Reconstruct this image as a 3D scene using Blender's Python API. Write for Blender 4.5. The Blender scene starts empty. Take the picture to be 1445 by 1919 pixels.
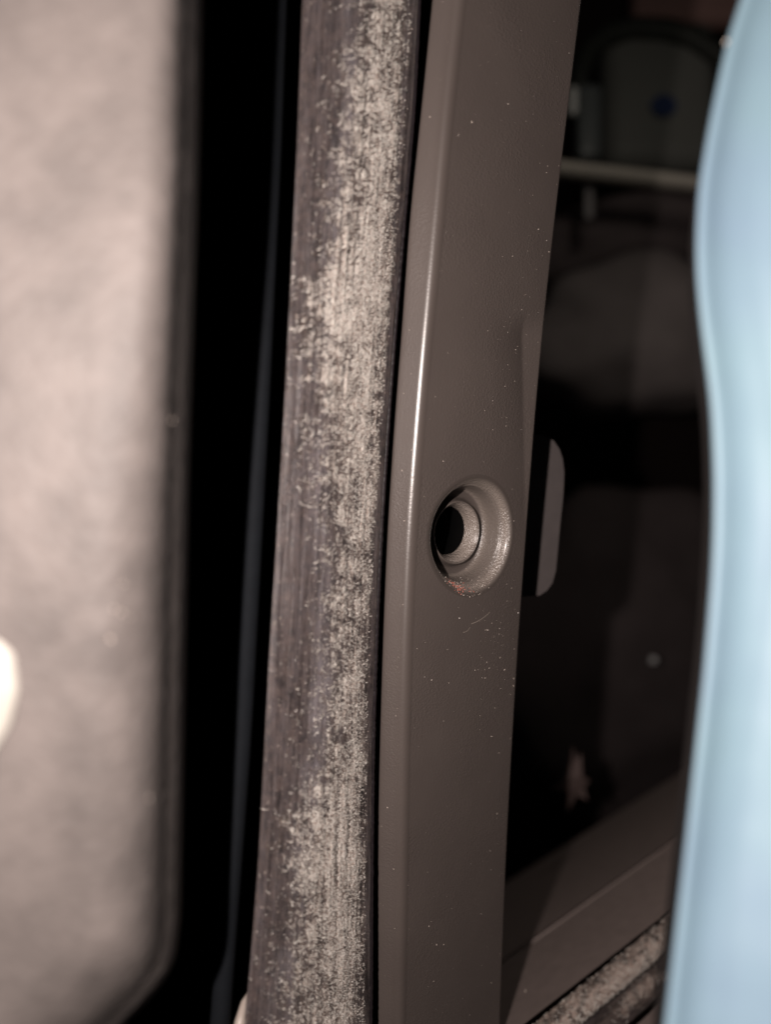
import bpy, bmesh, math, random
import numpy as np
from mathutils import Vector
random.seed(4); rng = np.random.default_rng(7)
SC = bpy.context.scene
COL = SC.collection
# ------------------------------------------------------------------ camera, world, lamps
F = 1385.0                      # focal length in photo pixels
LENS = 6.81
cd = bpy.data.cameras.new('camera'); cam = bpy.data.objects.new('camera', cd); COL.objects.link(cam)
cam.location = (0, 0, 0); cam.rotation_euler = (math.radians(90), 0, 0)
cd.sensor_fit = 'VERTICAL'; cd.lens = LENS
cd.sensor_height = 1919 / F * LENS; cd.sensor_width = 1445 / F * LENS
cd.clip_start = 0.002; cd.clip_end = 20
cd.dof.use_dof = True; cd.dof.focus_distance = 0.152; cd.dof.aperture_fstop = 1.85
SC.camera = cam
w = bpy.data.worlds.new('World'); SC.world = w; w.use_nodes = True
w.node_tree.nodes['Background'].inputs[0].default_value = (0.8, 0.85, 1.0, 1)
w.node_tree.nodes['Background'].inputs[1].default_value = 0.003
def lamp(name, loc, power, r, col):
    l = bpy.data.lights.new(name, 'POINT'); l.energy = power; l.shadow_soft_size = r; l.color = col
    o = bpy.data.objects.new(name, l); COL.objects.link(o); o.location = loc; return o
lamp('phone_flash', (-0.030, -0.008, 0.008), 1.36, 0.0016, (1.0, 0.875, 0.815))
lamp('cabin_fill', (0.14, 0.30, 0.26), 0.42, 0.03, (1.0, 0.90, 0.80))  # added unseen fill that lifts the dim background, not a known lamp
SC.view_settings.view_transform = 'Standard'; SC.view_settings.look = 'None'
SC.view_settings.exposure = 0; SC.view_settings.gamma = 1
SC.cycles.use_denoising = True
SC.cycles.max_bounces = 6
SC.cycles.sample_clamp_indirect = 4

# ------------------------------------------------------------------ helpers
def P(px, py, z):
    return Vector(((px - 722.5) / F * z, z, (959.5 - py) / F * z))
def PA(px, py, z):
    px, py, z = np.broadcast_arrays(np.asarray(px, float), py, z)
    return np.stack([(px - 722.5) / F * z, z, (959.5 - py) / F * z], -1)
def curve(pts, smooth=60):
    ys = np.array([p[0] for p in pts], float); xs = np.array([p[1] for p in pts], float)
    g = np.arange(-400, 2321, 4.0)
    v = np.interp(g, ys, xs)
    lo = g < ys[0]; v[lo] = xs[0] + (g[lo] - ys[0]) * (xs[1] - xs[0]) / (ys[1] - ys[0])
    hi = g > ys[-1]; v[hi] = xs[-1] + (g[hi] - ys[-1]) * (xs[-1] - xs[-2]) / (ys[-1] - ys[-2])
    k = np.exp(-0.5 * (np.arange(-45, 46) * 4 / smooth) ** 2); k /= k.sum()
    vp = np.concatenate([v[0] + (v[1] - v[0]) * np.arange(-45, 0), v, v[-1] + (v[-1] - v[-2]) * np.arange(1, 46)])
    v = np.convolve(vp, k, 'valid')
    return lambda y: np.interp(y, g, v)
def mesh_obj(name, verts, faces, mat, parent=None, smooth=True):
    me = bpy.data.meshes.new(name)
    me.from_pydata([tuple(v) for v in verts], [], faces); me.update()
    if smooth: me.polygons.foreach_set('use_smooth', [True] * len(me.polygons))
    o = bpy.data.objects.new(name, me); COL.objects.link(o)
    if mat: me.materials.append(mat)
    if parent: o.parent = parent
    return o
def grid_faces(nr, nc, skip=None, base=0):
    f = []
    for i in range(nr - 1):
        for j in range(nc - 1):
            if skip and skip(i, j): continue
            a = base + i * nc + j
            f.append((a, a + 1, a + nc + 1, a + nc))
    return f
def grid_obj(name, G, mat, parent=None, flip=False):
    nr, nc = G.shape[:2]
    f = grid_faces(nr, nc)
    if flip: f = [t[::-1] for t in f]
    return mesh_obj(name, G.reshape(-1, 3), f, mat, parent)
def fattr(o, name, vals):
    a = o.data.attributes.new(name, 'FLOAT', 'POINT'); a.data.foreach_set('value', np.asarray(vals, np.float32).ravel())
def uvset(o, u, v):
    uv = o.data.uv_layers.new(name='UVMap')
    idx = np.empty(len(o.data.loops), np.int32); o.data.loops.foreach_get('vertex_index', idx)
    u = np.asarray(u).ravel()[idx]; v = np.asarray(v).ravel()[idx]
    uv.data.foreach_set('uv', np.stack([u, v], -1).astype(np.float32).ravel())
def thing(o, label, cat, group=None):
    o['label'] = label; o['category'] = cat
    if group: o['group'] = group
    return o
def empty(name, loc=(0, 0, 0)):
    o = bpy.data.objects.new(name, None); COL.objects.link(o); o.location = loc; o.empty_display_size = 0.01
    return o
def adopt(root, *obs):
    inv = Vector(root.location)
    for o in obs:
        o.parent = root; o.location = Vector(o.location) - inv
def noise2(h, wd, sy, sx, seed=0):
    """value noise on a grid of h x wd samples, cells sy x sx samples"""
    r = np.random.default_rng(seed)
    ny, nx = int(h / sy) + 3, int(wd / sx) + 3
    g = r.random((ny, nx))
    y = np.arange(h) / sy; x = np.arange(wd) / sx
    yi = y.astype(int); xi = x.astype(int); fy = y - yi; fx = x - xi
    fy = fy * fy * (3 - 2 * fy); fx = fx * fx * (3 - 2 * fx)
    a = g[yi][:, xi]; b = g[yi][:, xi + 1]; c = g[yi + 1][:, xi]; d = g[yi + 1][:, xi + 1]
    fy = fy[:, None]; fx = fx[None]
    return (a * (1 - fx) + b * fx) * (1 - fy) + (c * (1 - fx) + d * fx) * fy
# ---- materials
class M:
    def __init__(s, name):
        s.m = bpy.data.materials.new(name); s.m.use_nodes = True
        s.t = s.m.node_tree; s.n = s.t.nodes; s.b = s.n['Principled BSDF']
    def node(s, typ, **kw):
        n = s.n.new(typ)
        for k, v in kw.items(): setattr(n, k, v)
        return n
    def link(s, a, b): s.t.links.new(a, b)
    def coord(s, uv=False, scale=(1, 1, 1)):
        tc = s.node('ShaderNodeTexCoord'); mp = s.node('ShaderNodeMapping'); mp.inputs['Scale'].default_value = scale
        s.link(tc.outputs['UV' if uv else 'Object'], mp.inputs[0]); return mp.outputs[0]
    def noise(s, co, scale, detail=3, rough=0.55):
        n = s.node('ShaderNodeTexNoise'); n.inputs['Scale'].default_value = scale
        n.inputs['Detail'].default_value = detail; n.inputs['Roughness'].default_value = rough
        s.link(co, n.inputs['Vector']); return n.outputs['Fac']
    def voro(s, co, scale, feat='F1', out='Distance', rnd=1):
        n = s.node('ShaderNodeTexVoronoi'); n.feature = feat; n.inputs['Scale'].default_value = scale
        n.inputs['Randomness'].default_value = rnd
        s.link(co, n.inputs['Vector']); return n.outputs[out]
    def ramp(s, fac, stops):
        r = s.node('ShaderNodeValToRGB'); e = r.color_ramp.elements
        while len(e) < len(stops): e.new(0.5)
        for el, (p, c) in zip(e, stops):
            el.position = p; el.color = (c, c, c, 1) if isinstance(c, (int, float)) else (*c, 1)
        s.link(fac, r.inputs[0]); return r.outputs[0]
    def math(s, op, a, b=0.0, clamp=False):
        n = s.node('ShaderNodeMath', operation=op); n.use_clamp = clamp
        for i, x in enumerate((a, b)):
            if isinstance(x, (int, float)): n.inputs[i].default_value = x
            else: s.link(x, n.inputs[i])
        return n.outputs[0]
    def mix(s, f, a, b):
        n = s.node('ShaderNodeMix', data_type='RGBA')
        for i, x in ((0, f), (6, a), (7, b)):
            if isinstance(x, tuple): n.inputs[i].default_value = (*x, 1)
            elif isinstance(x, (int, float)): n.inputs[i].default_value = x
            else: s.link(x, n.inputs[i])
        return n.outputs[2]
    def attr(s, name):
        n = s.node('ShaderNodeAttribute', attribute_name=name); return n.outputs['Fac']
    def bump(s, h, dist, strength=1.0, prev=None):
        n = s.node('ShaderNodeBump'); n.inputs['Distance'].default_value = dist; n.inputs['Strength'].default_value = strength
        s.link(h, n.inputs['Height'])
        if prev is not None: s.link(prev, n.inputs['Normal'])
        return n.outputs[0]
    def coatr(s, v): s.b.inputs['Coat Roughness'].default_value = v
    def set(s, color=None, rough=None, normal=None, spec=None, coat=None, metal=None):
        for k, x in (('Base Color', color), ('Roughness', rough), ('Normal', normal), ('Specular IOR Level', spec), ('Coat Weight', coat), ('Metallic', metal)):
            if x is None: continue
            if isinstance(x, tuple): s.b.inputs[k].default_value = (*x, 1)
            elif isinstance(x, (int, float)): s.b.inputs[k].default_value = x
            else: s.link(x, s.b.inputs[k])
        return s.m

def simple(name, col, rough=0.6, spec=0.5, var=0.25, scale=300, bump=0.0):
    k = M(name); co = k.coord()
    n = k.noise(co, scale, 4)
    c = k.mix(n, tuple(x * (1 - var) for x in col), tuple(min(1, x * (1 + var)) for x in col))
    nb = k.bump(n, bump) if bump else None
    return k.set(color=c, rough=rough, spec=spec, normal=nb)

# plain moulded trim plastic, brown grey, fine leather grain
def trim_plastic():
    k = M('trim_plastic'); co = k.coord()
    tone = k.noise(co, 60, 3)
    c = k.mix(tone, (0.098, 0.080, 0.073), (0.126, 0.104, 0.094))
    grain = k.voro(co, 2600, 'SMOOTH_F1'); fine = k.noise(co, 5200, 2)
    patch = k.ramp(k.noise(co, 55, 2), [(0.38, 0.25), (0.60, 1.0)])
    h = k.math('MULTIPLY', k.math('ADD', grain, k.math('MULTIPLY', fine, 0.5)), patch)
    h = k.math('MULTIPLY', h, k.math('SUBTRACT', 1.0, k.math('MULTIPLY', k.attr('polish'), 0.65)))
    nb = k.bump(h, 0.000085, 1.0)
    rg = k.math('SUBTRACT', 0.52, k.math('MULTIPLY', k.attr('polish'), 0.20))
    k.coatr(0.34)
    return k.set(color=c, rough=rg, spec=k.math('ADD', 0.65, k.math('MULTIPLY', k.attr('polish'), 0.35)), coat=k.math('MULTIPLY', k.attr('polish'), 0.9), normal=nb)
def recess_plastic():
    k = M('recess_plastic'); co = k.coord()
    wear_or_glint = k.attr('wear_or_glint')
    c = k.mix(wear_or_glint, (0.095, 0.078, 0.070), (0.30, 0.255, 0.225))  # paler colour imitates the specular shine on the recess walls
    g = k.voro(co, 2700, 'F1'); n = k.noise(co, 2200, 3, 0.6)
    h = k.math('MULTIPLY', k.math('ADD', g, n), k.math('ADD', k.math('MULTIPLY', wear_or_glint, 1.0), 0.08))
    nb = k.bump(h, 0.00017, 1.0)
    r = k.math('SUBTRACT', 0.46, k.math('MULTIPLY', wear_or_glint, 0.20))
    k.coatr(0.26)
    return k.set(color=c, rough=r, spec=1.0, coat=k.math('MULTIPLY', wear_or_glint, 1.0), normal=nb)
def rubber_worn():
    k = M('worn_rubber')
    uv = k.coord(True)                              # u, v in millimetres
    uvS = k.coord(True, (1.0, 0.05, 1))             # stretched along the length: drag marks
    uvF = k.coord(True, (0.75, 1.5, 1))             # cross-hatched scuffing
    wear_or_glint = k.attr('wear_or_glint'); sm = k.attr('smear')
    fleck = k.noise(uvF, 4.6, 5, 0.80)
    streak = k.noise(uvS, 1.9, 4, 0.6)
    blot = k.noise(uv, 0.55, 4, 0.65)
    base = k.mix(k.ramp(streak, [(0.38, 0.0), (0.62, 1.0)]), (0.026, 0.021, 0.022), (0.165, 0.137, 0.140))
    base = k.mix(k.math('MULTIPLY', sm, k.ramp(streak, [(0.3, 0.2), (0.65, 1.0)])), base, (0.42, 0.385, 0.415))
    dk = k.ramp(k.noise(k.coord(True, (0.35, 0.07, 1)), 1.0, 4, 0.6), [(0.48, 0.0), (0.66, 0.75)])
    base = k.mix(dk, base, (0.030, 0.024, 0.026))
    base = k.mix(k.math('MULTIPLY', k.ramp(blot, [(0.42, 0.0), (0.68, 1.0)]), 0.45), base, (0.22, 0.165, 0.15))
    m = k.math('ADD', wear_or_glint, k.math('MULTIPLY', k.math('SUBTRACT', fleck, 0.5), 3.6))
    m = k.math('ADD', m, k.math('MULTIPLY', k.math('SUBTRACT', streak, 0.5), 1.5))
    mask = k.ramp(m, [(0.15, 0.0), (0.80, 1.0)])
    worn = k.mix(k.ramp(k.noise(uvF, 3.1, 4, 0.8), [(0.38, 0.0), (0.60, 1.0)]), (0.26, 0.205, 0.185), (0.95, 0.745, 0.64))
    c = k.mix(mask, base, worn)
    h1 = k.bump(streak, 0.00010, 0.6)
    hh = k.math('MULTIPLY', k.noise(uvF, 2.6, 5, 0.72), k.math('ADD', mask, 0.12))
    h2 = k.bump(hh, 0.00080, 1.0, h1)
    r = k.math('SUBTRACT', 0.42, k.math('MULTIPLY', mask, 0.06))
    return k.set(color=c, rough=r, spec=0.75, normal=h2)
def panel_plastic():
    k = M('panel_plastic'); co = k.coord()
    t = k.ramp(k.noise(co, 110, 4, 0.65), [(0.33, 0.0), (0.67, 1.0)])
    c = k.mix(t, (0.088, 0.077, 0.073), (0.140, 0.122, 0.115))
    g = k.voro(co, 900, 'SMOOTH_F1')
    nb = k.bump(k.math('ADD', g, k.math('MULTIPLY', k.noise(co, 260, 3), 0.5)), 0.00020, 0.7)
    return k.set(color=c, rough=0.58, spec=0.30, normal=nb)

MAT_TRIM = trim_plastic(); MAT_REC = recess_plastic(); MAT_RUB = rubber_worn(); MAT_PAN = panel_plastic()
MAT_BLACK = simple('black_rubber', (0.006, 0.006, 0.007), 0.30, 0.5)
MAT_DARK = simple('dark_plastic', (0.020, 0.017, 0.017), 0.6, 0.3)
MAT_SEALSIDE = simple('seal_side_rubber', (0.022, 0.017, 0.020), 0.45, 0.4, 0.4, 900, 0.0001)
MAT_FIBRE = simple('frayed_fibre', (0.93, 0.75, 0.65), 0.26, 1.0, 0.45, 1500)
MAT_DUST = simple('dust_grain', (0.74, 0.64, 0.56), 0.35, 0.8)
MAT_RUST = simple('rust_grain', (0.55, 0.16, 0.11), 0.4, 0.6, 0.4, 2500)
MAT_VOID = simple('hole_shade', (0.003, 0.003, 0.003), 0.9, 0.05)  # black colour stands in for deep shade inside the bolt hole

# ------------------------------------------------------------------ pixel outlines of the pieces (photo rows -> columns)
kd = lambda y: 1 + 0.08 * (np.asarray(y, float) / 959.5 - 1)
cL = curve([(0,810),(200,790),(400,768),(600,754),(800,738),(1000,725),(1200,717),(1400,711),(1600,707),(1919,705)])
cR = curve([(0,862),(200,840),(400,822),(600,803),(800,785),(1000,770),(1200,762),(1400,757),(1600,755),(1919,750)])
cE = curve([(0,1091),(200,1067),(400,1043),(600,1021),(800,1003),(1000,988),(1200,973),(1400,961),(1600,950),(1919,938)])
sL = curve([(0,567),(200,560),(400,551),(600,541),(800,531),(1000,519),(1200,506),(1400,495),(1600,485),(1800,469),(1919,457)])
sR = curve([(0,784),(200,775),(400,757),(600,740),(800,725),(1000,712),(1200,703),(1400,697),(1600,695),(1919,693)])
Y0, Y1 = -330, 2230

# ------------------------------------------------------------------ pillar trim strip with bolt recess
ZL, ZR, ZE = 0.1443, 0.142, 0.163
def rowpts(v):
    k = kd(v)
    return (PA(cL(v), v, ZL * k), PA(cR(v), v, ZR * k), PA(cE(v), v, ZE * k))
def unit(a): return a / np.linalg.norm(a, axis=-1, keepdims=True)
def face_pt(s, v):
    """s: 0..1 across the main face, v: photo row; returns point and normal, flange relief included"""
    s = np.asarray(s, float); v = np.asarray(v, float)
    L, R, E = rowpts(v)
    p = R + (E - R) * s[..., None]
    L2, R2, E2 = rowpts(v + 2)
    n = unit(np.cross(unit(E - R), unit((R2 + E2) - (R + E))))
    n = np.where((n[..., 1] > 0)[..., None], -n, n)
    wmm = np.linalg.norm(E - R, axis=-1) * 1000
    # bright flange along the right edge
    fb = np.clip((cE(v) - 985) / (cE(v) - cR(v)), 0, 0.3) * wmm * 1.15
    on = np.clip((v - 575) / 60, 0, 1); on = on * on * (3 - 2 * on)
    d = (1 - s) * wmm
    D = fb * 0.17
    h = np.where(d < fb, -D * d / np.maximum(fb, 1e-6), -D * np.clip(1 - (d - fb) / 11.0, 0, 1) ** 2.0) * on
    # slight crown of the whole face
    h = h + 0.25 * np.sin(np.pi * np.clip(s, 0, 1)) 
    return p + n * (h / 1000)[..., None], n, wmm
trim = empty('pillar_trim', tuple(P(880, 1919, 0.165)))
thing(trim, 'brown grey plastic pillar trim strip with a round bolt recess, in focus', 'trim strip')
NV = 520; vs = np.linspace(Y0, Y1, NV); dv = vs[1] - vs[0]
NS = 72
L, R, E = rowpts(vs); W = np.linalg.norm(E - R, axis=1) * 1000
s_lo = 1.5 / W.mean(); s_hi = 1 - 0.6 / W.mean()
ss = np.linspace(s_lo, s_hi, NS)
SS, VV = np.meshgrid(ss, vs)
FP, FN, _ = face_pt(SS, VV)
cols = []
dL = unit(L - R)
def bez(a, c, b, n):
    return [a * (1 - t) ** 2 + c * 2 * t * (1 - t) + b * t * t for t in np.linspace(0, 1, n)]
backL = unit(np.stack([np.full(NV, 0.10), np.full(NV, 1.0), np.zeros(NV)], -1))
cols += [L + backL * 0.014, L + backL * 0.006]
cols += bez(L + backL * 0.0006, L, L - dL * 0.0006, 4)
for t in (0.25, 0.5, 0.75): cols.append((L - dL * 0.0006) * (1 - t) + (R + dL * 0.0015) * t)
Rr = 0.0012
cols += bez(R + dL * Rr, R + FN[:, 0] * 0.00002, FP[:, 0], 9)[:-1]
n0 = len(cols)
left = np.stack(cols, 1)
eN = FN[:, -1]
tE = unit(E - R)
Ed = face_pt(np.full(NV, 1.0), vs)[0]
rightc = bez(FP[:, -1], Ed, Ed - eN * 0.0006, 5)[1:] + [Ed - eN * 0.0022, Ed - eN * 0.0026 - tE * 0.002]
G = np.concatenate([left, FP, np.stack(rightc, 1)], 1)
nc = G.shape[1]
# cut-out for the recess
HS, HV = None, None
hx, hy = 887.0, 1004.0
v0 = hy; tgt = (hx - cR(v0)) 
sg = np.linspace(0, 1, 400); pg = face_pt(sg, np.full(400, v0))[0]
pxg = pg[:, 0] / pg[:, 1] * F + 722.5
s0 = float(np.interp(hx, pxg, sg))
w0 = float(np.linalg.norm(rowpts(v0)[2] - rowpts(v0)[1]) * 1000)
pmm = float(np.linalg.norm(face_pt(np.array(s0), np.array(v0 + 50))[0] - face_pt(np.array(s0), np.array(v0 - 50))[0]) * 1000 / 100)
RO = 12.9
def loc2(a, b): return s0 + a / w0, v0 - b / pmm
j0 = int(np.searchsorted(ss, s0 - (RO + 0.35) / w0)) - 1; j1 = int(np.searchsorted(ss, s0 + (RO + 0.35) / w0))
j0 = max(0, j0); j1 = min(NS - 1, j1)
i0 = int((v0 - (RO + 1.5) / pmm - Y0) / dv); i1 = int((v0 + (RO + 1.5) / pmm - Y0) / dv) + 1
skip = lambda i, j: i0 <= i < i1 and n0 + j0 <= j < n0 + j1
faces = grid_faces(NV, nc, skip)
verts = list(G.reshape(-1, 3))
per = [(i0, j) for j in range(j0, j1)] + [(i, j1) for i in range(i0, i1)] + [(i1, j) for j in range(j1, j0, -1)] + [(i, j0) for i in range(i1, i0, -1)]
pa = np.array([((ss[j] - s0) * w0, -(vs[i] - v0) * pmm) for i, j in per])
ang = np.arctan2(pa[:, 1], pa[:, 0])
# even out the angles a little towards a uniform fan
ring_prev = [i * nc + n0 + j for i, j in per]
N = len(per)
for t in np.linspace(0, 1, 7)[1:]:
    rr = np.hypot(pa[:, 0], pa[:, 1]) * (1 - t) + RO * t
    if True: rr = np.maximum(rr, RO) if t < 1 else np.full(N, RO)
    a, b = rr * np.cos(ang), rr * np.sin(ang)
    s_, v_ = loc2(a, b)
    pts = face_pt(s_, v_)[0]
    base = len(verts); verts += list(pts)
    cur = list(range(base, base + N))
    for q in range(N):
        q2 = (q + 1) % N
        faces.append((ring_prev[q], ring_prev[q2], cur[q2], cur[q]))
    ring_prev = cur
body = mesh_obj('strip_body', verts, faces, MAT_TRIM)
pol = np.zeros(len(verts)); pol[:NV * nc].reshape(NV, nc)[:, :n0 - 8] = 0.35; pol[:NV * nc].reshape(NV, nc)[:, n0 - 8:n0 + 1] = 1.0
fattr(body, 'polish', pol)
adopt(trim, body)
# recess of revolution
prof = [(12.9,0),(12.5,0.01),(12.1,0.06),(11.7,0.20),(11.35,0.45),(11.1,0.80),(10.92,1.2),(10.8,1.6),(10.66,1.85),(10.45,2.02),(10.28,2.25),(10.15,2.7),
        (10.0,3.6),(9.8,4.4),(9.7,5.2),(9.45,6.1),(9.1,6.6),(8.5,6.7),(7.8,6.6),(7.3,6.1),(6.95,5.2),(6.65,4.62),(6.48,4.72),(6.36,4.95),(6.15,5.25),(5.9,5.65),(5.65,6.1),(5.45,6.6),(5.3,7.2),(5.2,7.9)]
pr = np.array(prof)
t = np.arange(len(pr)); tt = np.linspace(0, len(pr) - 1, 3 * (len(pr) - 1) + 1)
rr = np.interp(tt, t, pr[:, 0]); dd = np.interp(tt, t, pr[:, 1])
# clean walls: smooth the profile a touch
ker = np.array([.25, .5, .25])
for _ in range(2):
    rr[1:-1] = np.convolve(rr, ker, 'valid'); dd[1:-1] = np.convolve(dd, ker, 'valid')
def glint_at(r):  # radial bands where bright arcs are painted into the recess colour
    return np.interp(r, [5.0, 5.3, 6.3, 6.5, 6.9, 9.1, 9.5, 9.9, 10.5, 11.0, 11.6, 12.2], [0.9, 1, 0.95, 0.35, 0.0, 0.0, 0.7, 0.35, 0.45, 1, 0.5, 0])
def recess(rr, dd, mat, name, wear_or_glint=True):
    rg = []
    c0, n_, _ = face_pt(np.array(s0), np.array(v0))
    for r_, d_ in zip(rr, dd):
        a, b = r_ * np.cos(ang), r_ * np.sin(ang)
        s_, v_ = loc2(a, b)
        p = face_pt(s_, v_)[0]
        rg.append(p - n_ * (d_ / 1000))
    G = np.stack(rg, 0); G = np.concatenate([G, G[:, :1]], 1)
    o = grid_obj(name, G, mat)
    if wear_or_glint:
        wv = glint_at(np.repeat(rr[:, None], G.shape[1], 1))
        fattr(o, 'wear_or_glint', wv)
    return o
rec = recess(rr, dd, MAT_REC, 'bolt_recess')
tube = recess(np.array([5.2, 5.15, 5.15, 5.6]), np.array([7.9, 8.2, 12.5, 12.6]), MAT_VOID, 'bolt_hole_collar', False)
nut = recess(np.array([5.1, 4.8, 5.1, 4.8, 5.1, 4.8, 5.1]), np.array([13.0, 13.3, 13.6, 13.9, 14.2, 14.5, 14.8]), simple('nut_steel', (0.03, 0.02, 0.018), 0.35, 0.6), 'nut_insert', False)
adopt(trim, rec, tube, nut)

# ------------------------------------------------------------------ grains of dust and rust, joined
def grains(name, pts, nrm, size, mat, flat=0.5):
    V = []; Fc = []
    for p, n in zip(pts, nrm):
        r = size() ; n = Vector(n).normalized(); a = n.orthogonal().normalized(); b = n.cross(a)
        th = random.random() * 6.28; a, b = a * math.cos(th) + b * math.sin(th), b * math.cos(th) - a * math.sin(th)
        el = random.uniform(0.6, 1.7); k = len(V); p = Vector(p)
        V += [p + a * r * el, p + b * r, p - a * r * el, p - b * r * 0.9, p + n * r * flat * 1.6, p - n * r * 0.3]
        Fc += [(k, k+1, k+4), (k+1, k+2, k+4), (k+2, k+3, k+4), (k+3, k, k+4), (k+1, k, k+5), (k+2, k+1, k+5), (k+3, k+2, k+5), (k, k+3, k+5)]
    return mesh_obj(name, V, Fc, mat, smooth=False)
gs, gv = [], []
for _ in range(240):
    gs.append(random.uniform(0.04, 0.97)); gv.append(random.uniform(-100, 2000))
for _ in range(90):
    gs.append(min(0.97, max(0.2, random.gauss(0.72, 0.13)))); gv.append(random.gauss(1180, 60))
for _ in range(80):
    gs.append(random.gauss(0.75, 0.12)); gv.append(random.gauss(650, 160))
gs = np.clip(np.array(gs), 0.03, 0.97); gv = np.array(gv)
dist = np.hypot((gs - s0) * w0, (gv - v0) * pmm)
gs, gv = gs[dist > 12.6], gv[dist > 12.6]
p, n, _ = face_pt(gs, gv)
dust = grains('dust_grains', p, n, lambda: 0.000035 + 0.00012 * random.random() ** 5, MAT_DUST)
dust['kind'] = 'stuff'
# dust on the narrow bevel
bv = np.array([random.uniform(0, 1919) for _ in range(60)]); bt = np.array([random.uniform(0.1, 0.85) for _ in range(60)])
Lb, Rb, Eb = rowpts(bv); bp = Lb + (Rb - Lb) * bt[:, None]
bd = grains('bevel_dust', bp, [(-0.4, -0.9, 0)] * 60, lambda: 0.00003 + 0.00012 * random.random() ** 4, MAT_DUST); bd['kind'] = 'stuff'
# rust and pale grit on the lower lip of the recess
ra, rp, rn = [], [], []
c0, nh, _ = face_pt(np.array(s0), np.array(v0))
def rim(phi, r, cov):
    a, b = r * math.cos(phi), r * math.sin(phi)
    s_, v_ = loc2(a, b); d = float(np.interp(-r, -rr, dd))
    return face_pt(np.array(s_), np.array(v_))[0] - nh * (d / 1000)
rp = [rim(math.radians(random.gauss(-103, 9)), random.gauss(11.3, 0.45), 0) for _ in range(75)]
rust = grains('rust_grains', rp, [nh] * len(rp), lambda: random.uniform(0.00006, 0.00018), MAT_RUST); rust['kind'] = 'stuff'
rp = [rim(math.radians(random.gauss(-95, 26)), min(12.6, random.gauss(11.0, 0.8)), 0) for _ in range(90)] + \
     [rim(math.radians(random.gauss(-88, 14)), random.uniform(12.2, 12.8), 0) for _ in range(8)]
grit = grains('pale_grit', rp, [nh] * len(rp), lambda: random.uniform(0.00004, 0.00013), MAT_DUST); grit['kind'] = 'stuff'
# hairline scratches
SV, SF = [], []
def scratch(x0, y0, x1, y1, wd):
    n = 8
    for q in range(n + 1):
        u = q / n; x = x0 + (x1 - x0) * u; y = y0 + (y1 - y0) * u + 3 * math.sin(u * 3)
        s_ = (x - cR(y)) / (cE(y) - cR(y)); s_ = s_ * 0.97 + 0.0
        p, nn, _ = face_pt(np.array(s_), np.array(y)); p = p + nn * 0.00002
        SV.append(p); 
        y2 = y + wd; p2, nn, _ = face_pt(np.array(s_), np.array(y2)); SV.append(p2 + nn * 0.00002)
        if q: k = len(SV) - 4; SF.append((k, k+1, k+3, k+2))
scratch(878, 1168, 915, 1146, 1.2); scratch(862, 1184, 876, 1174, 0.9)
scr = mesh_obj('scratch', SV, SF, simple('scratch_mark', (0.34, 0.29, 0.25), 0.5))
adopt(trim, dust, bd, rust, grit, scr)

# ------------------------------------------------------------------ worn rubber seal
seal = empty('door_seal', tuple(P(590, 1919, 0.145)))
thing(seal, 'worn black rubber door seal with scuffed beige frayed band, left of the trim strip', 'rubber seal')
kz = lambda y: 1 + 0.040 * (np.asarray(y, float) / 959.5 - 1)
NVs, NUs = 1500, 150
sv = np.linspace(Y0, Y1, NVs); su = np.linspace(0, 1, NUs)
def seal_pt(u, v):
    A = PA(sL(v), v, 0.1260 * (1 + 0.02 * (v / 959.5 - 1))); B = PA(sR(v), v, 0.1430 * kz(v))
    p = A + (B - A) * u[..., None]
    bul = np.clip(np.sin(np.pi * np.clip(u * 0.96 + 0.02, 0, 1)), 0, 1) ** 0.62 * 3.4
    d = unit(-p * np.array([1, 1, 0.0]) + np.array([-0.004, 0, 0]))
    return p, bul, d
U, V = np.meshgrid(su, sv)
p, bul, d = seal_pt(U, V)
wL = curve([(0,690),(100,688),(200,662),(300,655),(400,640),(480,630),(520,600),(560,578),(640,592),(700,598),(800,610),(900,618),(1000,628),(1100,642),(1200,622),(1300,612),(1400,628),(1440,608),(1480,575),(1550,548),(1650,560),(1750,562),(1850,550),(1919,545)], 16)
wR = curve([(0,762),(200,748),(400,735),(560,735),(640,728),(800,712),(1000,706),(1200,694),(1400,690),(1600,688),(1750,684),(1919,680)], 20)
X = sL(V) + (sR(V) - sL(V)) * U
lo = noise2(NVs, NUs, 9, 14, 1) - .5; mid = noise2(NVs, NUs, 3.5, 5, 2) - .5; hi = noise2(NVs, NUs, 1.5, 2, 3) - .5
big = noise2(NVs, NUs, 40, 30, 5) - .5
long_ = noise2(NVs, NUs, 160, 5, 6) - .5; long2 = noise2(NVs, NUs, 70, 2.2, 8) - .5
e = np.minimum((X - wL(V) + 8) / 34, (wR(V) - X) / 14)
wear_or_glint = 1 / (1 + np.exp(-(e * 1.4 + lo * 1.7 + mid * 1.9 + big * 1.0)))
core = np.clip(e / 3.0, 0, 1)
wear_or_glint = np.clip(wear_or_glint * (0.62 + 0.30 * core + 0.5 * lo + 0.35 * long_), 0, 1) * 0.86
fine_st = noise2(NVs, NUs, 26, 1.6, 21) - .5
wear_or_glint = np.clip(wear_or_glint * (1 + 0.9 * fine_st), 0, 1)
wear_or_glint *= np.clip((0.955 - U) / 0.02, 0, 1)
sm1 = np.exp(-((X - curve([(0,655),(200,650),(400,625),(600,600),(900,590),(1100,605),(1300,600),(1500,575),(1919,520)], 50)(V)) / 20) ** 2)
sm = np.clip(sm1 * (0.65 + 0.5 * np.exp(-((V - 1260) / 170) ** 2) + 1.0 * long_ + 1.0 * big) + 0.25 * np.clip(long2 * 2, 0, 1) + 0.35 * (X > wR(V)) * (U < .93), 0, 1)
relief = (long_ * 0.28 + long2 * 0.16 + lo * 0.10) + wear_or_glint * (0.10 + mid * 0.35 + hi * 0.22) + hi * 0.015
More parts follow.
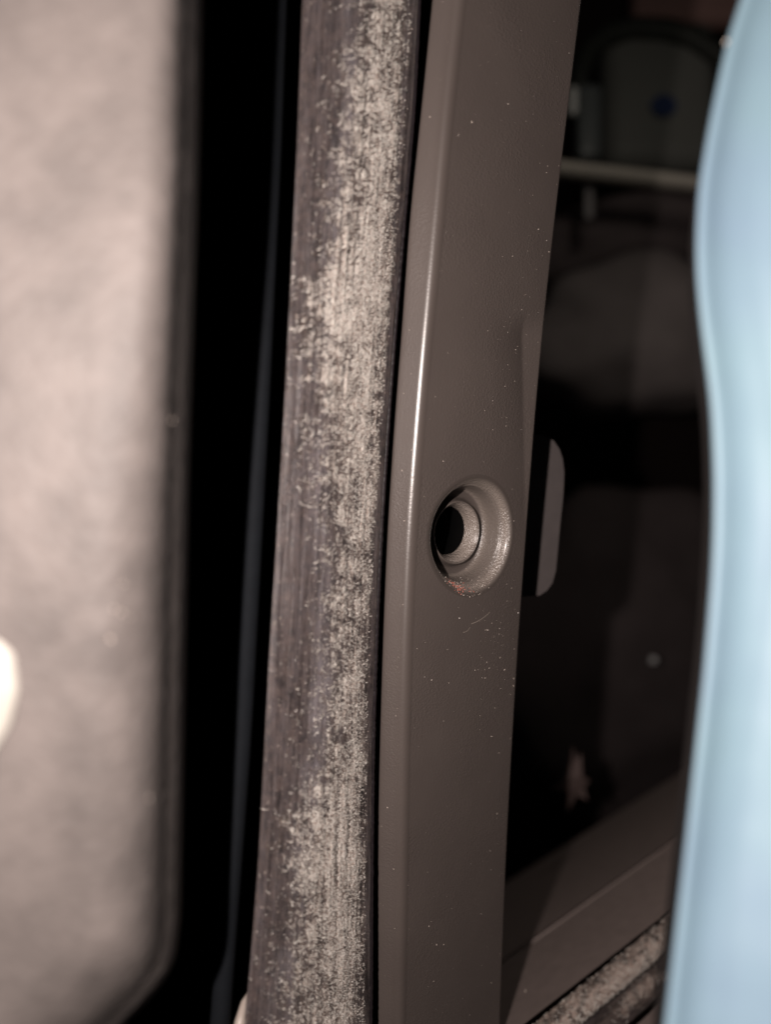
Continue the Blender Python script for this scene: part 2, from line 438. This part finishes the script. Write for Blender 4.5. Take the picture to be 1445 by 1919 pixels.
relief *= np.clip(np.minimum(U / 0.04, (1 - U) / 0.04), 0, 1)
P3 = p + d * ((bul + relief) / 1000)[..., None]
back = np.array([0.02, 1, 0.0]); 
bk1 = P3[:, :1] + np.array([0.0012, 0.009, 0]); bk2 = P3[:, -1:] + np.array([-0.0006, 0.006, 0])
bulb = grid_obj('rubber_bulb', P3, MAT_RUB)
fattr(bulb, 'wear_or_glint', wear_or_glint); fattr(bulb, 'smear', sm)
ux = U * 19.0; vx = V * 0.095
uvset(bulb, ux, vx)
sideL = grid_obj('side_wall', np.concatenate([P3[::6, :1], P3[::6, :1] + np.array([0.0010, 0.003, 0]), P3[::6, :1] + np.array([0.0020, 0.011, 0])], 1), MAT_SEALSIDE)
def tube_obj(name, pts, rads, mat, seg=12, aspect=1.0):
    pts = [Vector(q) for q in pts]; V = []; n = len(pts)
    for i, q in enumerate(pts):
        tg = (pts[min(i + 1, n - 1)] - pts[max(i - 1, 0)]).normalized()
        a = tg.cross(Vector((0, 1, 0))).normalized(); b = tg.cross(a).normalized()
        r = rads[i] if hasattr(rads, '__len__') else rads
        for k in range(seg):
            th = 2 * math.pi * k / seg
            V.append(q + a * (math.cos(th) * r) + b * (math.sin(th) * r * aspect))
    Fc = [(i * seg + k, i * seg + (k + 1) % seg, (i + 1) * seg + (k + 1) % seg, (i + 1) * seg + k) for i in range(n - 1) for k in range(seg)]
    Fc += [tuple(range(seg))[::-1], tuple(range((n - 1) * seg, n * seg))]
    return mesh_obj(name, V, Fc, mat)
rw = np.linspace(Y0, Y1, 700)
beadp = PA(sR(rw) + 1.0, rw, 0.1433 * kz(rw)) + rng.normal(0, 0.00003, (700, 3))
bead = tube_obj('edge_bead', beadp, 0.00045 + 0.00006 * rng.random(700), MAT_SEALSIDE, 10)
sideR = grid_obj('side_wall', np.stack([PA(sR(rw) + 1, rw, 0.1433 * kz(rw)), PA(sR(rw) - 6, rw, 0.150 * kz(rw)), PA(sR(rw) - 12, rw, 0.165 * kz(rw))], 1), MAT_BLACK)
lipx = curve([(0,520),(300,509),(500,499),(700,490),(1000,474),(1400,452),(1919,412)])
rl = np.linspace(Y0, Y1, 120)
lip = tube_obj('inner_lip', PA(lipx(rl), rl, 0.1250), 0.0017, simple('lip_rubber', (0.0085, 0.0100, 0.0125), 0.80, 0.10), 24)
adopt(seal, bulb, sideL, sideR, bead, lip)
# frayed fibres lying on the scuffed band
FV, FF = [], []
wflat = wear_or_glint.ravel(); cand = rng.choice(wflat.size, 120000, p=(wflat ** 1.8) / (wflat ** 1.8).sum())
Vi = (cand // NUs); Ui = cand % NUs
keep = (sv[Vi] > -80) & (sv[Vi] < 2000); Vi = Vi[keep]; Ui = Ui[keep]
cnt = 0
for i, j in zip(Vi[:38000], Ui[:38000]):
    j = min(max(j, 3), NUs - 4); i = min(max(i, 3), NVs - 4)
    q = P3[i, j]; ta = P3[i, j + 2] - P3[i, j - 2]; ta /= np.linalg.norm(ta)
    tb = P3[i - 2, j] - P3[i + 2, j]; tb /= np.linalg.norm(tb)
    nn = np.cross(ta, tb); nn /= np.linalg.norm(nn)
    if nn[1] > 0: nn = -nn
    th = rng.normal(0.15, 0.55) if rng.random() < 0.75 else rng.uniform(0, math.pi)
    dr = ta * math.cos(th) + tb * math.sin(th); sd = np.cross(nn, dr)
    ln = 0.00008 + 0.00045 * rng.random() ** 3; wd = 0.00003 + 0.00006 * rng.random() ** 2
    lift = 0.00006 + 0.00022 * rng.random(); bend = rng.normal(0, 0.25) * ln
    k = len(FV)
    for tt_, hh_, ww_ in ((-1, 0.0, 0.5), (0, 1.0, 1.0), (1, 0.2, 0.45)):
        c = q + dr * ln * tt_ + sd * bend * tt_ * tt_ + nn * (lift * hh_ + 0.00002)
        FV += [c + sd * wd * ww_, c - sd * wd * ww_, c + nn * wd * ww_ * 1.1]
    for m_ in (0, 3):
        for a_, b_ in ((0, 2), (2, 1)):
            FF.append((k + m_ + a_, k + m_ + b_, k + m_ + 3 + b_, k + m_ + 3 + a_))
fib = mesh_obj('frayed_fibres', FV, FF, MAT_FIBRE); fib['kind'] = 'stuff'; adopt(seal, fib)
# pale specks caught on the smooth rubber
q = rng.integers(0, wflat.size, 3200); Vi = q // NUs; Ui = np.clip(q % NUs, 3, NUs - 8)
sp = grains('lint_specks', P3[Vi, Ui], -unit(P3[Vi, Ui]), lambda: 0.000035 + 0.00010 * random.random() ** 4, MAT_DUST); sp['kind'] = 'stuff'; adopt(seal, sp)
clip = empty('seal_clip', tuple(P(452, 1935, 0.125)))
cl = tube_obj('clip_body', [P(470, 1850, 0.134), P(458, 1880, 0.130), P(450, 1915, 0.128), P(446, 1960, 0.127), P(446, 2080, 0.127)], [0.0002, 0.0007, 0.0010, 0.0012, 0.0012], simple('pale_clip', (0.42, 0.36, 0.32), 0.4), 16)
adopt(clip, cl); thing(clip, 'small pale clip end at the bottom left edge of the worn rubber seal', 'clip')

# ------------------------------------------------------------------ grey door panel, near the lens, left
oy = np.concatenate([np.linspace(Y0, 1640, 120), np.linspace(1645, 2230, 160)])
pe = curve([(0,374),(300,369),(600,358),(900,350),(1200,345),(1500,339),(1700,335)], 60)
pc = curve([(1640,337),(1740,335),(1790,330),(1820,320),(1850,300),(1880,272),(1919,236),(1980,175),(2060,90),(2230,-90)], 26)
bl = np.clip((oy - 1640) / 80, 0, 1)
ex = pe(oy) * (1 - bl) + pc(oy) * bl
outl = np.stack([ex, oy], 1)
off = np.concatenate([[0, 1, 2.5], np.linspace(4, 90, 60), np.linspace(95, 800, 60)])
GX = ex[:, None] - off[None]; GY = np.repeat(oy[:, None], len(off), 1)
q = np.stack([GX, GY], -1).reshape(-1, 2)
dm = np.full(len(q), 1e9)
for a, b in zip(outl[:-1], outl[1:]):
    ab = b - a; t_ = np.clip(((q - a) @ ab) / (ab @ ab), 0, 1); dm = np.minimum(dm, np.hypot(*(q - a - t_[:, None] * ab).T))
dm = dm.reshape(GX.shape)
# smooth along the distance axis through a denser lookup
lut_d = np.arange(0, 900, 1.0)
def prof_lut(Rm, ext):
    d = lut_d
    sn = np.clip((ext - d) * 0.06 / Rm, 0, 0.94)
    z = 0.0800 + Rm / 1000 * (1 - np.sqrt(1 - sn * sn)) - 0.0012 * np.clip((d - ext) / 300, 0, 1)
    zg = z[38]
    z = np.where(d < 38, zg + 0.0012 * np.clip((38 - d) / 8, 0, 1) + 0.0040 * np.clip((32 - d) / 30, 0, 1) + 0.0030 * np.clip((7 - d) / 7, 0, 1) ** 1.5, z)
    return z
lut = prof_lut(5.0, 112); lutB = prof_lut(10.0, 195)
lk = np.exp(-0.5 * (np.arange(-9, 10) / 2.6) ** 2); lk /= lk.sum()
lut2 = np.convolve(np.pad(lut, 9, 'edge'), lk, 'valid'); lut3 = np.convolve(np.pad(lutB, 9, 'edge'), lk, 'valid')
mixy = np.clip((GY - 350) / 900, 0, 1); mixy = mixy * mixy * (3 - 2 * mixy)
zz = np.interp(dm, lut_d, lut2) * (1 - mixy) + np.interp(dm, lut_d, lut3) * mixy
zz = zz * (1 + 0.045 * (GY / 959.5 - 1))
PG = PA(GX, GY, zz)
panel = empty('door_panel', tuple(P(150, 1950, 0.09)))
thing(panel, 'large grey plastic door panel with a rounded lower corner, blurred, at the left', 'door panel')
side = np.stack([PG[:, 0] + np.array([-0.004, 0.016, 0]), PG[:, 0] + np.array([-0.0006, 0.003, 0]), PG[:, 0]], 1)
pb = grid_obj('panel_face', PG, MAT_PAN); ps = grid_obj('return_flange', side, MAT_DARK)
adopt(panel, pb, ps)
# dust specks that turn to soft discs
dp = [P(316, 705, .0835), (P(152, 921, .0815)), P(322, 787, .0845), P(280, 1495, .082), P(316, 680, .0835)] + [P(random.uniform(0, 290), random.uniform(550, 1200), .0814) for _ in range(46)]
ds = grains('dust_specks', dp, [(-.25, -1, 0)] * len(dp), lambda: random.uniform(0.00010, 0.00017), MAT_DUST); ds['kind'] = 'stuff'; adopt(panel, ds)
bump_ = empty('buffer_stop', tuple(P(-30, 1290, 0.080)))
bs = tube_obj('stop_cap', [P(-50, 1130, .0812), P(-46, 1170, .0810), P(-40, 1230, .0808), P(-40, 1290, .0808), P(-44, 1350, .0808), P(-52, 1400, .0810), P(-66, 1440, .0812)], [0.0008, 0.0025, 0.0041, 0.0044, 0.0038, 0.0025, 0.0008], simple('cream_cap', (0.36, 0.345, 0.31), 0.6), 32, 0.28)
adopt(bump_, bs); thing(bump_, 'small cream white rounded stop on the grey door panel, cut by the left frame edge', 'buffer')

# ------------------------------------------------------------------ pale blue panel, near the lens, right
bx = curve([(-300,1500),(-100,1420),(0,1388),(80,1362),(230,1330),(350,1310),(450,1305),(520,1306),(600,1313),(700,1326),(770,1334),(900,1339),(1000,1338),(1100,1333),(1250,1321),(1400,1305),(1540,1290),(1750,1266),(1919,1246),(2200,1215)], 28)
k = M('pale_blue_paint'); co = k.coord()
c = k.mix(k.ramp(k.noise(co, 35, 3), [(0.3, 0.0), (0.7, 1.0)]), (0.195, 0.285, 0.385), (0.220, 0.340, 0.405))
MAT_BLUE = k.set(color=c, rough=0.50, spec=0.45, normal=k.bump(k.noise(co, 50, 2), 0.0010, 0.8))
bo = np.concatenate([[0, .5, 1.5, 3, 5, 8, 11, 14, 18, 22, 25, 28, 32], np.linspace(37, 600, 60)])
bz = np.interp(bo, [0, 3, 8, 14, 24, 34, 50, 75, 110, 160, 250, 600], [.0890, .0862, .0846, .0838, .0836, .0841, .0847, .0844, .0828, .0798, .0750, .0700])
by = np.linspace(Y0, Y1, 200)
_g = np.arange(0, 640, 1.0); _z = np.interp(_g, [0, 3, 8, 14, 24, 34, 50, 75, 120, 200, 320, 600], [.0850, .0844, .0841, .0840, .0841, .0843, .0845, .0843, .0835, .0812, .0780, .0730])
_k = np.exp(-0.5 * (np.arange(-30, 31) / 9.0) ** 2); _k /= _k.sum(); _s = np.convolve(np.pad(_z, 30, 'edge'), _k, 'valid'); _w = np.clip((_g - 25) / 25, 0, 1)
bz = np.interp(bo, _g, _z * (1 - _w) + _s * _w)
BX = bx(by)[:, None] + bo[None]; BG = PA(BX, by[:, None], bz[None] * (1 - 0.035 * np.clip(by[:, None] / 959.5 - 1, -1, 1.2)))
BG[..., 1] += (0.0006 * np.sin(by / 190.0))[:, None] * np.clip(bo / 100, 0, 1)[None]
bp_ = empty('blue_panel', tuple(P(1400, 1950, 0.09)))
bf = grid_obj('panel_face', BG, MAT_BLUE)
br = grid_obj('return_flange', np.stack([BG[:, 0] + np.array([0.004, 0.012, 0]), BG[:, 0] + np.array([0.0004, 0.001, 0]), BG[:, 0]], 1), MAT_DARK)
bdp = [P(1362, 78, .0868), P(1341, 776, .0868), P(1246, 1830, .0890)]
bds = grains('dust_specks', bdp, [(-.5, -.8, 0)] * 3, lambda: 0.00025, MAT_DUST); bds['kind'] = 'stuff'
adopt(bp_, bf, br, bds)
thing(bp_, 'smooth pale blue panel with a wavy left edge, blurred, at the right', 'blue panel')

# ------------------------------------------------------------------ rounded tab behind the trim strip
def plate(name, pxs, mat, thick, segs=None):
    pts = [P(*q) for q in pxs]; n = len(pts)
    Vt = pts + [q + Vector(thick) for q in pts]
    Fc = [tuple(range(n)), tuple(range(2 * n - 1, n - 1, -1))] + [(i, i + n, (i + 1) % n + n, (i + 1) % n) for i in range(n)]
    return mesh_obj(name, Vt, Fc, mat, smooth=False)
tab = empty('mounting_tab', tuple(P(1000, 1120, 0.20)))
zt = 0.188
tp = [(900, 812), (1000, 813), (1022, 817), (1038, 826), (1049, 842), (1055, 860), (1058, 885), (1056, 930), (1050, 985), (1046, 1030), (1042, 1070), (1036, 1092), (1026, 1106), (1012, 1116), (900, 1122)]
tb_ = plate('tab_plate', [(x, y, zt) for x, y in tp], simple('tab_plastic', (0.058, 0.047, 0.046), 0.6, 0.4), (0.0006, 0.003, 0))
ring = tube_obj('tab_boss', [P(985, 985, 0.190), P(986, 985, 0.197)], [0.0042, 0.0048], MAT_DARK, 32)
adopt(tab, tb_, ring); thing(tab, 'dark rounded plastic tab showing past the right edge of the trim strip', 'mounting tab')

# ------------------------------------------------------------------ sill trim, lower right
MAT_SILL = simple('sill_plastic', (0.25, 0.20, 0.185), 0.55, 0.4, 0.18, 250, 0.00005)
def quadgrid(a, b, c, d, n=24, m=24):
    a, b, c, d = map(np.array, (a, b, c, d)); u = np.linspace(0, 1, n)[:, None, None]; v = np.linspace(0, 1, m)[None, :, None]
    return (a * (1 - v) + b * v) * (1 - u) + (d * (1 - v) + c * v) * u
sill = empty('sill_trim', tuple(P(1100, 1960, 0.22)))
A_ = P(760, 2092, .164); B_ = P(1460, 1548, .238); C_ = P(1460, 1440, .275); D_ = P(760, 1935, .215)
C2 = P(1460, 1333, .440); D2 = P(760, 1772, .360)
lo_ = grid_obj('lower_tread', quadgrid(A_, B_, C_, D_), MAT_SILL)
o6 = Vector((0, 0.0015, 0.0002)); up_ = grid_obj('upper_riser', quadgrid(D_ + o6, C_ + o6, C2, D2), MAT_SILL)
nose = tube_obj('tread_nosing', [D_ + Vector((0, .0006, -.0004)), C_ + Vector((0, .0006, -.0004))], 0.0006, MAT_SILL, 16)
tg = grains('tread_dust', [P(x, y, z) for x, y, z in ((1037, 1792, .222), (1028, 1770, .226), (985, 1857, .196), (1150, 1730, .238), (1095, 1810, .220))], [(0, -1, 0.4)] * 5, lambda: random.uniform(.0002, .0004), MAT_DUST); tg['kind'] = 'stuff'
adopt(sill, lo_, up_, nose, tg); thing(sill, 'dark brown two-step plastic sill trim receding at the lower right', 'sill trim')
# worn seal beside it
ss_ = empty('sill_seal', tuple(P(1120, 1960, 0.20)))
n_ = 260
tt = np.linspace(0, 1, n_)
a0, a1 = np.array(P(870, 2043, .168)), np.array(P(1400, 1612, .224))
cen = a0 + (a1 - a0) * tt[:, None]
VX = []
dirn = unit(a1 - a0); nrmv = unit(np.cross(dirn, np.array([0, 1.0, 0]))); 
if nrmv[2] < 0: nrmv = -nrmv
pf = [(-0.0002, 0.003), (0.0, 0.0005), (-0.0004, -0.0012), (-0.0014, -0.0022), (-0.0028, -0.0026), (-0.0042, -0.0022), (-0.0054, -0.0010), (-0.0062, 0.0006), (-0.0066, 0.0016),
      (-0.0090, 0.0018), (-0.0120, 0.0016), (-0.0150, 0.0012), (-0.0160, 0.0012), (-0.0164, 0.0040), (-0.0164, 0.012)]
pfn = np.array(pf); tf = np.linspace(0, len(pf) - 1, 60)
pfa = np.interp(tf, np.arange(len(pf)), pfn[:, 0]); pfb = np.interp(tf, np.arange(len(pf)), pfn[:, 1])
SG = cen[:, None] + nrmv * pfa[None, :, None] + np.array([0, 1.0, 0]) * pfb[None, :, None]
nz = noise2(n_, 60, 2, 3, 11) - .5
SG += nrmv * (nz * 0.0003)[..., None]
so = grid_obj('rubber_profile', SG, MAT_RUB)
TF, TT = np.meshgrid(pfa, tt)
wr = np.exp(-((TF + 0.0022) / 0.0026) ** 2) * 1.35 + np.exp(-((TF + 0.0115) / 0.0026) ** 2) * np.exp(-((TT - 0.50) / 0.09) ** 2) * 1.1
fattr(so, 'wear_or_glint', np.clip(wr * (1.0 + 1.3 * (noise2(n_, 60, 3, 4, 12) - .5)) + 0.5 * (noise2(n_, 60, 12, 7, 13) - .5), 0, 1.2)); fattr(so, 'smear', 0 * wr)
uvset(so, -TF * 1000, TT * 150)
sgw = np.clip(wr, 0, 1).ravel(); cs = rng.choice(sgw.size, 5000, p=sgw ** 1.5 / (sgw ** 1.5).sum())
jp = SG.reshape(-1, 3)[cs] + rng.normal(0, 1, (5000, 1)) * dirn * 0.0006 + rng.normal(0, 1, (5000, 1)) * nrmv * 0.00012 + np.array([0, -0.00008, 0])
sgr = grains('frayed_fibres', jp, [(0, -1, 0.3)] * 5000, lambda: random.uniform(0.00006, 0.00020), MAT_FIBRE); sgr['kind'] = 'stuff'
adopt(ss_, so, sgr); thing(ss_, 'scuffed rubber seal running diagonally below the sill trim, lower right', 'rubber seal')
pl = empty('scuff_plate', tuple(P(1230, 1960, 0.2)))
po = grid_obj('plate_face', quadgrid(P(1150, 1960, .19), P(1400, 1735, .24), P(1400, 2200, .18), P(1150, 2200, .16), 8, 8), MAT_SILL)
adopt(pl, po); thing(pl, 'brown plate corner below the diagonal seal, at the bottom by the blue panel', 'scuff plate')

# ------------------------------------------------------------------ dim cabin beyond
def rbox(name, c, s, mat, bev=0.01, rot=(0, 0, 0), seg=4):
    bm = bmesh.new(); bmesh.ops.create_cube(bm, size=1)
    for v in bm.verts: v.co = Vector((v.co.x * s[0], v.co.y * s[1], v.co.z * s[2]))
    bmesh.ops.bevel(bm, geom=bm.edges[:], offset=bev, segments=seg, affect='EDGES', profile=0.5)
    me = bpy.data.meshes.new(name); bm.to_mesh(me); bm.free()
    me.polygons.foreach_set('use_smooth', [True] * len(me.polygons))
    me.materials.append(mat); o = bpy.data.objects.new(name, me); COL.objects.link(o)
    o.location = c; o.rotation_euler = rot; return o
D = 0.62
def at(px, py, z=D): return P(px, py, z)
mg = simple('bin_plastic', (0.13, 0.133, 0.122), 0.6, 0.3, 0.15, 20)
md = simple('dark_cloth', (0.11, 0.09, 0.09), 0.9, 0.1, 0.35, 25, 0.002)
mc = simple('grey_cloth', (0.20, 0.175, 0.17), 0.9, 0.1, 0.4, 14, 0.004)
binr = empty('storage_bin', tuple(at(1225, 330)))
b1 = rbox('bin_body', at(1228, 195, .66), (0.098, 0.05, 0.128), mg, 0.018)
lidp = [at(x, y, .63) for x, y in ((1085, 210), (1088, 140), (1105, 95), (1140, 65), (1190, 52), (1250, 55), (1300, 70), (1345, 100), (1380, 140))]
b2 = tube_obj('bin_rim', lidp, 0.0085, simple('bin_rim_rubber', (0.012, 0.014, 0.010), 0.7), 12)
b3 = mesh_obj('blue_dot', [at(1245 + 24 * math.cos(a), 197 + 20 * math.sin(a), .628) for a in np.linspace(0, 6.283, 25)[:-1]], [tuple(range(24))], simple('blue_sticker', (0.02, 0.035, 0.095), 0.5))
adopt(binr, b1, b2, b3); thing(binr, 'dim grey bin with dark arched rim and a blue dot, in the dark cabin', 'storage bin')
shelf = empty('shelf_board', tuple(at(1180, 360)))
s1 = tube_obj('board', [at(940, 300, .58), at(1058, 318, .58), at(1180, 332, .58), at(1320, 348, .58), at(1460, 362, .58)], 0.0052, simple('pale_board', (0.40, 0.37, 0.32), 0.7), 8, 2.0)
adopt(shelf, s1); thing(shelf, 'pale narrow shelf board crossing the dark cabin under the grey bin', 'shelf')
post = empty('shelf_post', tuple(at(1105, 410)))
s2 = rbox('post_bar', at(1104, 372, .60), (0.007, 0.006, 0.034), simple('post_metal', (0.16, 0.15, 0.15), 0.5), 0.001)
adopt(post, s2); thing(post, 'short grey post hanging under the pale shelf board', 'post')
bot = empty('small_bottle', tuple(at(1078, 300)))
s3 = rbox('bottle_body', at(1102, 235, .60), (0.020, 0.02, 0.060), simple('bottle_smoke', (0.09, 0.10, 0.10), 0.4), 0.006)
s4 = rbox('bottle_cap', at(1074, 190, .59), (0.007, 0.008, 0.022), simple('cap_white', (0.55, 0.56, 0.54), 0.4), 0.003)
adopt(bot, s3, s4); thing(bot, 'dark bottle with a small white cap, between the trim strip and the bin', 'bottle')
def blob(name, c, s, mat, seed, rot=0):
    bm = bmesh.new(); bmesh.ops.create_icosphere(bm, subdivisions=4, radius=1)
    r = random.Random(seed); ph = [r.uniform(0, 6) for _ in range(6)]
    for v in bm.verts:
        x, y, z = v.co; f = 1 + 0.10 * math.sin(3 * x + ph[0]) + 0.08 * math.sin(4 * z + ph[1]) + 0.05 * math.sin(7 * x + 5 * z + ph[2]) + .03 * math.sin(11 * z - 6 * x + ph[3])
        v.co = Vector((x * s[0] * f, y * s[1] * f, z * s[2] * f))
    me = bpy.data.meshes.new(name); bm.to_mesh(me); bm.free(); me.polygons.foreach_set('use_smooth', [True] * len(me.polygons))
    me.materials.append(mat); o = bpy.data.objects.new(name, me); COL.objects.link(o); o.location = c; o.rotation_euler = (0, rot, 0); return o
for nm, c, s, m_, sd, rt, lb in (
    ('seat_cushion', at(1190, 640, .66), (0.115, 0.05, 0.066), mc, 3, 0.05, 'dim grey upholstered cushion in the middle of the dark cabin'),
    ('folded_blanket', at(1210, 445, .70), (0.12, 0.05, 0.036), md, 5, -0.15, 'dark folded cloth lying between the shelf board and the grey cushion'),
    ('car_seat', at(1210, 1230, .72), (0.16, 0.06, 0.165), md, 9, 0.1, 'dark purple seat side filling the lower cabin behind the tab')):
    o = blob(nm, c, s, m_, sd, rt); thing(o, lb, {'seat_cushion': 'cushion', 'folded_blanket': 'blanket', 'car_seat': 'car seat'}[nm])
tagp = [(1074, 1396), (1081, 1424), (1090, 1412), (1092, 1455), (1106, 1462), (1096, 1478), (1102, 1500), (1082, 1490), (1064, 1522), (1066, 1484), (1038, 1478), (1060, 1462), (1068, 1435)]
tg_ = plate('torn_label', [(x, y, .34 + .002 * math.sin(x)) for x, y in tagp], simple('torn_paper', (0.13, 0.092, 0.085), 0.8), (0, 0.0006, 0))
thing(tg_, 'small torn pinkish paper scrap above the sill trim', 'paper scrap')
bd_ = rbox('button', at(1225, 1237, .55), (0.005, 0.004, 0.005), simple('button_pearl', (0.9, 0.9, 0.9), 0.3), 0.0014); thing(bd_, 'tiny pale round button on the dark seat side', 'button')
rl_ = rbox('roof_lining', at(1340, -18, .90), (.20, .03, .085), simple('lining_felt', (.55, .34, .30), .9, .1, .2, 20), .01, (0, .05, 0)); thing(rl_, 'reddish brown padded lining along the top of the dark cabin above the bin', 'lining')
# setting
def struct(o): o['kind'] = 'structure'; return o
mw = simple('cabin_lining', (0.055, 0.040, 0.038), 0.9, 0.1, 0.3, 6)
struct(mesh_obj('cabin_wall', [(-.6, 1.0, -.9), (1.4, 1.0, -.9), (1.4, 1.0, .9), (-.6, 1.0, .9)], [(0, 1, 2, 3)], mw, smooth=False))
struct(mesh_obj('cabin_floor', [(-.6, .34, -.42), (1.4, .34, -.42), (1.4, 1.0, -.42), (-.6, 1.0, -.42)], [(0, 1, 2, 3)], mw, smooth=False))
mj = simple('jamb_gap_shade', (0.004, 0.004, 0.004), 0.8, 0.05)  # near-black colour puts the shade of the gaps onto the jamb
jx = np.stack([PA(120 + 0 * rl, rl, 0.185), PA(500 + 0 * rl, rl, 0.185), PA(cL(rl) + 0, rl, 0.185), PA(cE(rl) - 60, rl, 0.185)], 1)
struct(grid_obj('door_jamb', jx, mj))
